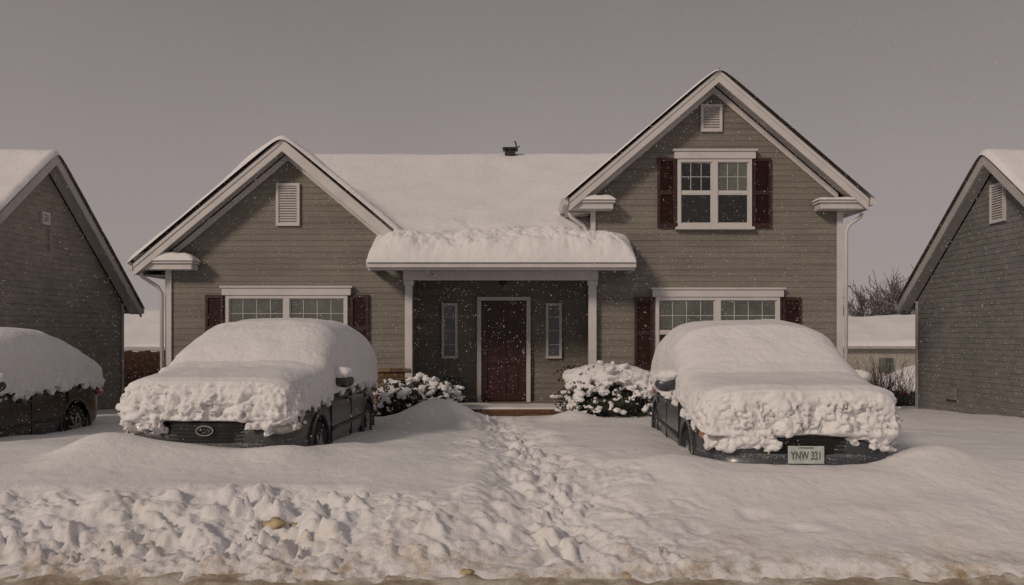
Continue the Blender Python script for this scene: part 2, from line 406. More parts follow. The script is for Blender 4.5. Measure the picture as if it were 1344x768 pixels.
def shutter(par,x0,x1,z0,z1,Yw):
    m=MB(); y0=Yw-.055
    m.box(x0,x0+.045,y0,Yw,z0,z1); m.box(x1-.045,x1,y0,Yw,z0,z1)
    zm=(z0+z1)/2
    for a,b in ((z1-.06,z1),(zm-.035,zm+.035),(z0,z0+.07)): m.box(x0+.045,x1-.045,y0+.002,Yw,a,b)
    for lo,hi in ((z0+.07,zm-.035),(zm+.035,z1-.06)):
        z=lo+.003
        while z<hi-.03:
            m.add([(x0+.045,y0+.012,z),(x1-.045,y0+.012,z),(x1-.045,y0+.036,z+.034),(x0+.045,y0+.036,z+.034)],[(0,1,2,3)]); z+=.032
    m.box(x0+.045,x1-.045,Yw-.016,Yw,z0+.07,z1-.06)
    return m.obj('shutter',MAROON,par,recalc=False)
def vent(par,c,w,z0,z1,axis='y',sgn=-1):
    m=MB();x0=-w/2;x1=w/2;t=.045
    m.box(x0,x0+t,-.05,0,z0,z1);m.box(x1-t,x1,-.05,0,z0,z1);m.box(x0+t,x1-t,-.049,0,z1-t,z1);m.box(x0+t,x1-t,-.049,0,z0,z0+t)
    z=z0+t
    while z<z1-t-.02:
        m.add([(x0+t,-.045,z),(x1-t,-.045,z),(x1-t,-.01,z+.04),(x0+t,-.01,z+.04)],[(0,1,2,3)]); z+=.045
    m.box(x0+t,x1-t,-.012,-.008,z0+t,z1-t,1)
    if axis=='y': m.v=[(c[0]+a,c[1]+b,d) for a,b,d in m.v]
    else: m.v=[(c[0]+(-b)*sgn, c[1]+a, d) for a,b,d in m.v]
    return m.obj('gable_vent',[WHITE,SOFF],par,recalc=False)

# ---------------------------------------------------------------- main house
H=empty('suburban_house',(0,15,0.1),"taupe lap sided two storey house with snowy roof and maroon shutters","house")
YW=15.0
LC,LP,LS=-4.0,5.0,.84; LH=2.6
RC,RP,RS=3.6,6.2,.86; RH=2.62
w=MB()
pkL=LP-.2;pkR=RP-.2
def rgL(z): k=(pkL-z)/LS; return (max(-6.14,LC-k),min(-1.84,LC+k))
def rgR(z): k=(pkR-z)/RS; return (max(1.45,RC-k),min(5.86,RC+k))
lap(w,(0,YW,0),(1,0,0),(0,-1,0),rgL,0,pkL)
lap(w,(0,YW,0),(1,0,0),(0,-1,0),rgR,0,pkR)
def core(x0,x1,c,pk,sl,y0,y1):
    zl=pk-sl*(c-x0);zr=pk-sl*(x1-c)
    w.prism([(x0,-.3),(x0,zl),(c,pk),(x1,zr),(x1,-.3)],'y',y0,y1)
core(-6.13,-1.85,LC,pkL-.02,LS,YW+.004,22); core(1.46,5.85,RC,pkR-.02,RS,YW+.004,22)
w.box(-5.4,1.5,16.404,25.5,-.3,2.9)
lap(w,(0,16.4,0),(1,0,0),(0,-1,0),lambda z:(-1.84,1.45),.2,2.62)
lap(w,(-1.85,15,0),(0,1,0),(1,0,0),lambda z:(.0,1.4),.2,2.62)
lap(w,(1.46,15,0),(0,1,0),(-1,0,0),lambda z:(.0,4.5),.2,3.85)
lap(w,(5.85,15,0),(0,1,0),(1,0,0),lambda z:(.0,7),0,3.85)
lap(w,(-6.13,15,0),(0,1,0),(-1,0,0),lambda z:(.0,7),0,2.8)
w.obj('wall',SID,H,recalc=False)
for a,b,zt in ((-6.19,-6.08,2.86),(5.80,5.91,3.95)):
    t=MB(); t.box(a,b,YW-.045,YW-.021,0,zt); 
    o2=(-6.19,-6.165) if a<0 else (5.885,5.91)
    t.box(o2[0],o2[1],YW-.021,YW+.1,0,zt); t.obj('corner_trim',WHITE,H)
t=MB(); t.box(1.40,1.49,YW-.05,YW-.021,2.8,3.95); t.obj('corner_trim',WHITE,H)
for args in ((LC,LP-.2,LS,2.16,.12),(RC,RP-.2,RS,2.22,.12)):
    t=MB(); t.prism(chev(*args),'y',YW-.05,YW-.022); t.obj('frieze_board',WHITE,H)
for a,b in ((-1.9,-1.77),(1.36,1.50)):
    m=MB(); m.box(a,b,14.86,14.975,.2,2.53); m.box(a-.02,b+.02,14.84,14.977,.2,.36); m.box(a-.02,b+.02,14.84,14.977,2.44,2.532); m.obj('porch_post',WHITE,H,bevel=.006)
m=MB(); m.box(-1.93,1.53,14.84,14.974,2.535,2.70); m.obj('porch_beam',WHITE,H,bevel=.005)
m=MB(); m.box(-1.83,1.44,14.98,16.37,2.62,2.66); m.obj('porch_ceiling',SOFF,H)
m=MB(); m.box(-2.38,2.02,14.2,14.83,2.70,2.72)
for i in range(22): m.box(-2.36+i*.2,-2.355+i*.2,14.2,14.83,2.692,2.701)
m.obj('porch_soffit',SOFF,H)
r=MB()
ms=.5; zf=2.86
r.prism([(14.15,zf),(20.0,zf+ms*5.85),(25.9,zf),(25.9,zf-.14),(20,zf+ms*5.85-.16),(15.4,zf+.45),(14.15,zf-.14)],'x',-2.40,2.04)
r.prism([(15.05,zf+.45),(20.0,zf+ms*5.85),(25.9,zf),(25.9,zf-.14),(20,zf+ms*5.85-.16),(15.05,zf+.3)],'x',-5.7,-2.402)
r.prism([(15.05,zf+.45),(20.0,zf+ms*5.85),(25.9,zf),(25.9,zf-.14),(20,zf+ms*5.85-.16),(15.05,zf+.3)],'x',2.042,3.6)
RO=r.obj('roof',[SHING],H)
m=MB(); m.prism([(14.03,2.70),(14.03,2.76),(14.05,2.84),(14.02,2.86),(14.145,2.86),(14.145,2.70)],'x',-2.44,2.08)
m.box(-2.42,2.06,14.147,14.19,2.66,2.85); m.box(-2.44,-2.41,14.19,15.0,2.66,2.84); m.box(2.05,2.08,14.19,15.0,2.66,2.84); m.obj('porch_gutter',WHITE,H)
def wing(c,pk,sl,half,y0,y1,nm):
    m=MB(); m.prism(chev(c,pk,sl,half,.026),'y',y0,y1,0)
    o=m.obj(nm,SHING,H)
    m=MB(); m.prism(chev(c,pk-.027,sl,half-.02,.21),'y',y0+.02,y0+.06); m.prism(chev(c,pk-.027,sl,half-.02,.07),'y',y0+.003,y0+.0195)
    m.obj('fascia',WHITE,o,inv=False)
    m=MB(); m.prism(chev(c,pk-.12,sl,half-.03,.05),'y',y0+.062,YW-.052)
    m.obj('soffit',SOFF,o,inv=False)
    e=pk-sl*half
    for sg in (-1,1):
        m=MB(); xe=c+sg*half
        m.prism([(xe+sg*.11,e),(xe,e+.01),(xe,e-.12),(xe+sg*.08,e-.12)],'y',y0+.01,y1)
        m.obj('gutter',WHITE,o,inv=False)
        m=MB(); a,b=sorted((xe-sg*.001,xe-sg*.03)); m.box(a,b,y0+.061,y1,e-.2,e-.02)
        a,b=sorted((xe-sg*.031,c+sg*2.2)); m.box(a,b,YW-.05,y1,e-.2,e-.18)
        m.obj('eave_soffit',SOFF,o,inv=False)
    return o
y0=14.55
WL=wing(LC,LP,LS,LH,y0,22,'wing_roof'); WR=wing(RC,RP,RS,RH,y0,22,'wing_roof')
def ret(xa,xb,z0,par,th=.15):
    m=MB(); m.box(xa+.03,xb-.03,14.64,YW-.055,z0,z0+.10); m.box(xa,xb,14.60,YW-.053,z0+.102,z0+.15)
    o=m.obj('cornice_return',WHITE,par,bevel=.006)
    snow_slab('cornice_snow',xa-.02,xb+.02,14.57,YW-.03,lambda U,V:(U,V,U*0+z0+.15),th,.16,50,24,int(abs(xa*10)),H,amp=.5,freq=2)
ret(-6.58,-5.57,2.71,H,.15); ret(1.0,1.80,3.77,H,.10); ret(5.36,6.22,3.77,H,.07)
def wing_snow(c,pk,sl,half,th,seed,yb=22):
    def base(U,V):
        z=pk-sl*np.sqrt(U*U+.012)+sl*.05
        return c+U,V,z
    snow_slab('roof_snow',-half-.07,half+.07,14.50,yb,base,th,.14,170,160,seed,H,amp=.5,freq=1.8)
wing_snow(LC,LP,LS,LH,.12,3); wing_snow(RC,RP,RS,RH,.05,5)
def mbase(U,V):
    return U,V,zf+ms*(5.85-np.sqrt((V-20.0)**2+.02))
snow_slab('roof_snow',-5.75,3.6,15.07,25.9,mbase,.15,.6,150,140,9,H,amp=.25,freq=.8)
def ptf(U,V): 
    line=14.50+.16*vn(U*1.3,U*0,5)+.07*vn(U*4,U*0,6)
    return .52+.48*(1-ss(line-.04,line+.65,V))
snow_slab('roof_snow',-2.44,2.08,13.99,15.85,mbase,.27,.20,320,170,12,H,lump=.36,amp=.4,freq=1.6,tf=ptf,cell=.16,eu=.65)
def spout(path):
    m=MB(); m.tube(path,.035,8); m.obj('downspout',WHITE,H,smooth=True)
spout([(-6.55,14.75,2.70),(-6.53,14.78,2.6),(-6.3,14.9,2.42),(-6.24,14.93,2.3),(-6.23,14.93,.3)])
spout([(1.02,14.85,3.75),(1.04,14.87,3.66),(1.26,14.92,3.52),(1.34,14.92,3.40),(1.35,14.92,3.1)])
spout([(6.2,14.85,3.72),(6.18,14.86,3.66),(6.0,14.92,3.52),(5.95,14.93,3.4),(5.95,14.93,.3)])
m=MB(); m.box(-6.2,-1.92,YW-.12,YW-.022,-.1,.90); m.obj('stone_base',STONE,H,bevel=.008)
m=MB(); m.box(-6.22,-1.80,YW-.17,YW-.022,.902,.97); m.obj('stone_ledge',STONE,H,bevel=.012)
window(H,-5.1,-2.93,1.03,2.27,YW-.012,2,(4,2))
window(H,2.56,4.77,.98,2.24,YW-.012,2,(4,2))
window(H,2.95,4.27,3.5,4.70,YW-.012,2,(3,2),glows=False,upmats=[False,True])
for a in (-5.47,-2.88): shutter(H,a,a+.32,1.08,2.28,YW-.012)
for a in (2.19,4.83): shutter(H,a,a+.32,.96,2.24,YW-.012)
for a in (2.60,4.30): shutter(H,a,a+.32,3.48,4.72,YW-.012)
vent(H,(-4.0,YW-.012),.42,3.51,4.27); vent(H,(3.56,YW-.012),.38,5.19,5.68)
for a in (-1.37,.66):
    f=MB(); z0,z1=1.1,2.18
    f.box(a,a+.05,16.32,16.39,z0,z1);f.box(a+.26,a+.31,16.32,16.39,z0,z1);f.box(a+.05,a+.26,16.321,16.39,z1-.05,z1);f.box(a+.05,a+.26,16.321,16.39,z0,z0+.05)
    for k in range(1,4): f.box(a+.05,a+.26,16.335,16.35,z0+k*.27-.006,z0+k*.27+.006)
    W=f.obj('window',WHITE,H); p=MB(); p.box(a+.05,a+.26,16.352,16.357,z0+.05,z1-.05); p.obj('window_pane',GLS,W,inv=False)
f=MB(); f.box(-.68,-.60,16.29,16.39,.26,2.30);f.box(.28,.36,16.29,16.39,.26,2.30);f.box(-.60,.28,16.291,16.39,2.23,2.30)
D=MB(); D.box(-.595,.275,16.345,16.37,.28,2.225)
for (a,b) in ((-.595,-.49),(-.205,-.115),(.17,.275)): D.box(a,b,16.32,16.3445,.28,2.225)
for (lo,hi) in ((.28,.42),(1.0,1.13),(1.68,1.79),(2.12,2.225)):
    for (a,b) in ((-.49,-.205),(-.115,.17)): D.box(a,b,16.3215,16.3445,lo,hi)
for (a,b) in ((-.49,-.205),(-.115,.17)):
    for (lo,hi) in ((.42,1.0),(1.13,1.68),(1.79,2.12)): D.box(a+.045,b-.045,16.33,16.3445,lo+.045,hi-.045)
DO=D.obj('door',DOORM,H,bevel=.004)
f.obj('door_frame',WHITE,DO,inv=False)
k=MB(); k.tube([(.22,16.33,1.22),(.22,16.27,1.22)],.018,10);k.ball((.22,16.26,1.22),.032,2);k.box(.195,.245,16.312,16.32,1.12,1.32); k.obj('handle',CHROME,DO,smooth=True,inv=False)
k=MB(); k.ball((-.16,16.305,1.73),(.03,.02,.04),2); k.obj('knocker',CHROME,DO,smooth=True,inv=False)
k=MB(); k.tube([(-.16,15.3,2.62),(-.16,15.3,2.56)],.09,14); k.ball((-.16,15.3,2.53),(.075,.075,.06),2); k.obj('porch_light',DARK,H,smooth=True)
m=MB(); m.box(-1.84,1.45,14.62,16.4,.0,.26); m.obj('porch_floor',CONC,H)
m=MB(); m.box(-.85,1.0,14.56,14.615,.04,.27); m.box(-.85,1.0,14.3,14.555,-.05,.19);m.box(-.87,1.02,14.27,14.6,.192,.215); m.obj('porch_step',WOODB,H,bevel=.006)
snow_slab('porch_snow',-1.8,1.42,14.60,15.5,lambda U,V:(U,V,U*0+.262),.05,.15,60,30,33,H,amp=.6)
v=empty('roof_vent',(-.02,19.7,5.87),"small black roof vent with bent pipe in the snow","roof vent")
m=MB(); m.box(-.20,.16,-.15,.15,.02,.07); m.box(-.15,.1,-.1,.1,-.1,.0195); m.obj('vent_cap',DARK,v,inv=False,bevel=.01)
m=MB(); m.tube([(.1,0,.0),(.12,0,.14),(.09,0,.24)],.018,6); m.obj('vent_pipe',DARK,v,inv=False)
m=MB(); m.tube([(.09,0,.06),(.2,0,.12)],.014,6); m.obj('vent_bracket',DARK,v,inv=False)

c=empty('porch_chair',(-1.05,15.5,.26),"low dark wooden chair standing beside the front door","chair",rot=R(15)); c.scale=(.8,.8,.55)
m=MB(); m.box(-.25,.25,-.25,.22,.40,.44); m.obj('seat',DARK,c,inv=False)
m=MB()
for i in range(5): m.box(-.25+i*.11,-.19+i*.11,.20,.23,.442,.87)
m.box(-.25,.25,.19,.235,.86,.94); m.obj('backrest',DARK,c,inv=False)
for sx,sy in ((-.24,-.24),(.20,-.24),(-.24,.17),(.20,.17)):
    m=MB(); m.box(sx,sx+.045,sy,sy+.045,0,.4); m.obj('leg',DARK,c,inv=False)
for sx in (-.27,.22):
    m=MB(); m.box(sx,sx+.05,-.25,.23,.62,.65); m.box(sx,sx+.05,-.24,-.19,.44,.62); m.obj('armrest',DARK,c,inv=False)
pp=empty('potted_plant',(1.1,15.4,.26),"leafless plant in a dark pot on the porch","plant")
m=MB(); m.tube([(0,0,0),(0,0,.3),(0,0,.33)],[.12,.17,.18],14); m.obj('pot',DARK,pp,inv=False)
m=MB(); rr=random.Random(3)
for i in range(160):
    a=rr.uniform(0,6.28);e=rr.uniform(.3,1.5);L=rr.uniform(.15,.42)
    p=Vector((math.cos(a)*math.cos(e)*L,math.sin(a)*math.cos(e)*L,.35+math.sin(e)*L)); q=Vector([rr.gauss(0,1) for _ in range(3)]).normalized()*.035; s_=Vector([rr.gauss(0,1) for _ in range(3)]).normalized()*.03
    m.add([p-q,p+s_,p+q,p-s_],[(0,1,2,3)])
for i in range(10):
    a=rr.uniform(0,6.28); m.tube([(0,0,.3),(math.cos(a)*.15,math.sin(a)*.15,.6)],[.008,.004],4)
m.obj('foliage',LEAF,pp,inv=False,recalc=False)

# ---------------------------------------------------------------- neighbour houses
def side_house(sgn,ridge_y,half,wallhalf,pk,sl,mat,label,vz,vw,vy):
    Hn=empty('neighbour_house',(sgn*9,ridge_y,0),label,"house")
    w=MB(); pw=pk-.2
    xf=sgn*9.0
    lap(w,(xf,ridge_y,0),(0,1,0),(-sgn,0,0),lambda z:(-min(wallhalf,(pw-z)/sl),min(wallhalf,(pw-z)/sl)),-.6,pw,.105,lip=.012)
    a,b=sorted((xf+sgn*.004,xf+sgn*9))
    e=pw-.02-sl*wallhalf
    w.prism([(ridge_y-wallhalf,-.9),(ridge_y-wallhalf,e),(ridge_y,pw-.02),(ridge_y+wallhalf,e),(ridge_y+wallhalf,-.9)],'x',a,b)
    w.obj('wall',mat,Hn,recalc=False)
    r=MB(); xo=xf-sgn*.3; a,b=sorted((xo,xf+sgn*9.3)); r.prism(chev(ridge_y,pk,sl,half,.03),'x',a,b); ro=r.obj('roof',SHING,Hn)
    f=MB(); a,b=sorted((xo+sgn*.003,xo+sgn*.04)); f.prism(chev(ridge_y,pk-.031,sl,half-.02,.2),'x',a,b); f.obj('fascia',SOFF,ro,inv=False)
    f=MB(); a,b=sorted((xo+sgn*.042,xf-sgn*.025)); f.prism(chev(ridge_y,pk-.12,sl,half-.03,.05),'x',a,b); f.obj('soffit',SOFF,ro,inv=False)
    e2=pk-sl*half
    for s2 in (-1,1):
        f=MB(); ye=ridge_y+s2*half; p,q=sorted((ye,ye+s2*.1)); a,b=sorted((xo,xf+sgn*9.3)); f.box(a,b,p,q,e2-.13,e2); f.obj('gutter',SOFF,ro,inv=False)
        f=MB(); a,b=sorted((xf-sgn*.045,xf-sgn*.021))
        p,q=sorted((ridge_y+s2*wallhalf+s2*.02,ridge_y+s2*wallhalf-s2*.06)); f.box(a,b,p,q,-.5,pw-sl*wallhalf-.02); f.obj('corner_trim',SOFF,Hn)
    def base(U,V): return xf+sgn*U,ridge_y+V,pk-sl*np.sqrt(V*V+.012)+sl*.05
    snow_slab('roof_snow',-.34,9.3,-half-.06,half+.06,base,.11,.13,100,100,int(50+sgn*3),Hn,amp=.45)
    vent(Hn,(xf-sgn*.012,vy),vw,vz[0],vz[1],'x',-sgn)
    return Hn
HL=side_house(-1,16.03,3.7,3.3,5.05,.775,SIDL,"brown lap sided house with snowy gable roof beside the dark car",(3.68,3.92),.25,16.1)
HR=side_house(1,15.49,3.45,3.1,4.94,.78,SIDR,"grey lap sided house with snowy gable roof and vent",(3.64,4.36),.46,15.47)
m=MB(); m.tube([(-8.96,16.25,3.7),(-8.96,16.25,3.2)],.015,6); m.obj('conduit',SIDL,HL)
m=MB(); m.box(8.90,8.975,16.9,17.25,.25,.5); m.obj('meter_box',SIDR,HR)

CREAM=basic('wall_cream',(.36,.33,.30),.8)
def far_house(name,x0,x1,y0,dy,zb,ze,zr,mat,label):
    e=empty(name,((x0+x1)/2,y0,zb),label,"house")
    w=MB(); w.box(x0,x1,y0,y0+2*dy,zb-.5,ze); 
    w.prism([(y0,ze),(y0+dy,zr-.1),(y0+2*dy,ze)],'x',x0+.02,x1-.02); w.obj('wall',mat,e)
    r=MB(); r.prism([(y0-.4,ze),(y0+dy,zr),(y0+2*dy+.4,ze),(y0+2*dy+.4,ze-.12),(y0+dy,zr-.12),(y0-.4,ze-.12)],'x',x0-.4,x1+.4); r.obj('roof',SOFF,e)
    snow_slab('roof_snow',x0-.45,x1+.45,-dy-.45,dy+.45,lambda U,V:(U,y0+dy+V,zr-(zr-ze)/(dy+.4)*np.sqrt(V*V+.02)),.25,.3,60,40,int(abs(x0)),e,amp=.6,freq=.6)
    for k in range(int((x1-x0)//2.6)):
        g_=MB(); g_.box(x0+1.9+k*2.6,x0+2.6+k*2.6,y0-.03,y0-.005,zb+1.2,zb+1.9); g_.obj('window_pane',GLB,e)
    return e
far_house('distant_house',-29,-17.6,45,5,-1.6,.7,2.75,BRICK,"low red brick house with thick snow on its roof")
far_house('distant_house',15.6,29,40,4,-1.5,.98,2.35,CREAM,"low pale house with thick snow on its roof")
fe=empty('wooden_fence',(-10.5,22,0),"weathered brown wooden fence dusted with snow","fence")
for i in range(26):
    m=MB(); x=-12.2+i*.16; z=1.12+.02*math.sin(i*2.1); m.box(x,x+.145,22,22.03,-.5,z); m.obj('board',WOODB,fe)
for zz in (.2,.85):
    m=MB(); m.box(-12.2,-8.0,22.031,22.08,zz,zz+.1); m.obj('rail',WOODB,fe)
snow_slab('fence_snow',-12.25,-7.98,21.97,22.1,lambda U,V:(U,V,U*0+1.14),.1,.05,80,12,66,fe)

# ---------------------------------------------------------------- bare trees
def tree_mesh(seed,h):
    rr=random.Random(seed); tr=MB(); cr=MB()
    def br(p,d,L,r,dep,mb):
        pts=[p];rad=[r];n=4
        for i in range(n):
            d=(d+Vector((rr.gauss(0,.13),rr.gauss(0,.13),rr.gauss(0.06,.08)))).normalized(); p=p+d*L/n; pts.append(p); rad.append(max(.012,r*(1-.5*(i+1)/n)))
        mb.tube(pts,rad,5 if dep<2 else 3,cap=False)
        if dep>=5: return
        k=5 if dep==0 else (4 if dep in (1,2) else 3)
        for i in range(k):
            t_=rr.uniform(.35,1) if i else 1
            q=pts[max(1,int(t_*n))]; a=rr.uniform(0,6.28); sp=rr.uniform(.3,.8)
            o=d.orthogonal().normalized(); o=Matrix.Rotation(a,3,d)@o
            br(q,(d+o*sp).normalized(),L*rr.uniform(.6,.8),max(.013,r*.5),dep+1,cr)
    br(Vector((0,0,-.2)),Vector((0,0,1)),h*.25,h*.016,0,tr)
    zmax=max(v_[2] for v_ in cr.v); k=h/zmax
    for b_ in (tr,cr): b_.v=[(a*k,b*k,c*k) for a,b,c in b_.v]
    return tr,cr
def tree(loc,h,seed):
    e=empty('bare_tree',loc,"leafless winter tree with a spreading crown","tree","bare trees behind the houses",rot=seed)
    tr,cr=tree_mesh(seed,h); tr.obj('trunk',BARK_HAZED,e,inv=False,recalc=False); cr.obj('crown',BARK_HAZED,e,inv=False,recalc=False)
    return e
tree((23.8,58,-1.7),7.0,1); tree((26.0,57,-1.7),8.4,2); tree((28.6,60,-1.7),7.2,5); tree((25.2,64,-1.7),8.2,9)
tree((-27.5,62,-1.7),5.5,6)
for (x,y,s,sd) in ((10.1,23,1.9,3),(9.3,21.5,1.2,8),(11.2,24,1.5,12)):
    e=empty('bare_shrub',(x,y,gh(x,y)),"leafless twiggy shrub sticking out of the snow","shrub","leafless shrubs")
    rr=random.Random(sd); m=MB()
    for i in range(70):
        a=rr.uniform(0,6.28);sp=rr.uniform(.1,.75); d=Vector((math.cos(a)*sp,math.sin(a)*sp,1)).normalized(); p=Vector((rr.gauss(0,.14),rr.gauss(0,.14),-.1)); pts=[p]; st_=rr.uniform(.6,1)
        for k in range(4): d=(d+Vector((rr.gauss(0,.15),rr.gauss(0,.15),0))).normalized(); p=p+d*s*st_*rr.uniform(.15,.27); pts.append(p)
        m.tube(pts,[.012,.009,.007,.005,.003],3,cap=False)
        for q in pts[1:]:
            dd=(d+Vector((rr.gauss(0,.6),rr.gauss(0,.6),.2))).normalized(); m.tube([q,q+dd*.2*s*.6],[.005,.002],3,cap=False)
    m.obj('twigs',BARKD,e,inv=False,recalc=False)

# ---------------------------------------------------------------- remeshed snow lumps
def remesh_snow(mb,name,parent,vox,disp,inv=False,smooth_it=2):
    o=mb.obj(name,SNOW,parent,smooth=True,inv=inv)
    rm=o.modifiers.new('r','REMESH'); rm.mode='VOXEL'; rm.voxel_size=vox; rm.use_smooth_shade=True
    if smooth_it:
        sm=o.modifiers.new('s','SMOOTH'); sm.iterations=smooth_it; sm.factor=.5
    bake(o); me=o.data
    n=len(me.vertices); co=np.empty(n*3); no=np.empty(n*3)
    me.vertices.foreach_get('co',co); me.vertices.foreach_get('normal',no)
    co=co.reshape(-1,3);no=no.reshape(-1,3)
    out=co.copy()
    for i in range(n):
        p=Vector(co[i]); nn=no[i]; out[i]+=nn*disp(p,nn)
    me.vertices.foreach_set('co',out.ravel()); me.update()
    me.polygons.foreach_set('use_smooth',[True]*len(me.polygons))
    if not me.materials: me.materials.append(SNOW)
    return o
def bush(cx,cy,rx,ry,z0,z1,seed,label,cap):
    e=empty('snowy_bush',(cx,cy,z0),label,"bush","bushes by the porch")
    rr=random.Random(seed); m=MB(); h=z1-z0
    def rad(a,el): return 1+.20*mnoise.noise(Vector((math.cos(a)*2,math.sin(a)*2,el*2+seed)))
    sq=lambda v:math.copysign(abs(v)**.75,v)
    for i in range(6000):
        a=rr.uniform(0,6.28); el=math.asin(rr.uniform(-.15,1)); q=rr.uniform(.6,1.08)*rad(a,el)
        p=Vector((sq(math.cos(a)*math.cos(el))*rx*q,sq(math.sin(a)*math.cos(el))*ry*q,max(0,h*.12+math.sin(el)**.8*h*.85*q if el>0 else h*.12*rr.random())))
        u=Vector([rr.gauss(0,1) for _ in range(3)]).normalized(); v=u.orthogonal().normalized(); s=rr.uniform(.015,.036)
        m.add([p-u*s,p+v*s*.6,p+u*s,p-v*s*.6],[(0,1,2,3)])
    m.ball((0,0,h*.35),(rx*.8,ry*.8,h*.4),3,jit=.2)
    m.obj('foliage',LEAF,e,inv=False,recalc=False)
    s=MB()
    if cap:
        s.ball((0,.05,h*.86),(rx*.93,ry*.95,h*.21),3,jit=.15); s.ball((-rx*.45,.05,h*.82),(rx*.55,ry*.85,h*.20),3,jit=.25); s.ball((rx*.5,.0,h*.80),(rx*.48,ry*.8,h*.20),3,jit=.25)
    for i in range(150 if not cap else 480):
        a=rr.uniform(0,6.28); el=math.asin(rr.uniform(.0,1)); q=rad(a,el)*rr.uniform(.93,1.05)
        p=Vector((sq(math.cos(a)*math.cos(el))*rx*q,sq(math.sin(a)*math.cos(el))*ry*q,h*.12+math.sin(el)**.8*h*.85*q))
        d_=Vector((rr.gauss(0,1),rr.gauss(0,1),rr.gauss(0,.5))).normalized()
        r_=abs(rr.gauss(.020,.013))+.009
        if p.z>h*.6: r_*=1.35
        for k in range(rr.choice((2,3,4))):
            rk=r_*rr.uniform(.6,1.1); s.ball(p,(rk*1.3,rk*1.2,rk*.8),1,jit=.5); p=p+d_*rk*1.3; d_=(d_+Vector((rr.gauss(0,.5),rr.gauss(0,.5),rr.gauss(0,.4)))).normalized()
    remesh_snow(s,'bush_snow',e,.013,lambda p,n:.020*mnoise.noise(p*11)+.012*mnoise.noise(p*30),smooth_it=1)
bush(-1.85,14.0,.42,.38,.15,.80,3,"dark green bush clotted with snow beside the porch",False)
bush(-1.25,14.1,.33,.32,.15,.78,5,"dark green bush clotted with snow beside the porch",False)
bush(1.60,13.9,.76,.55,.15,1.02,9,"round bush under a thick cap of snow",True)

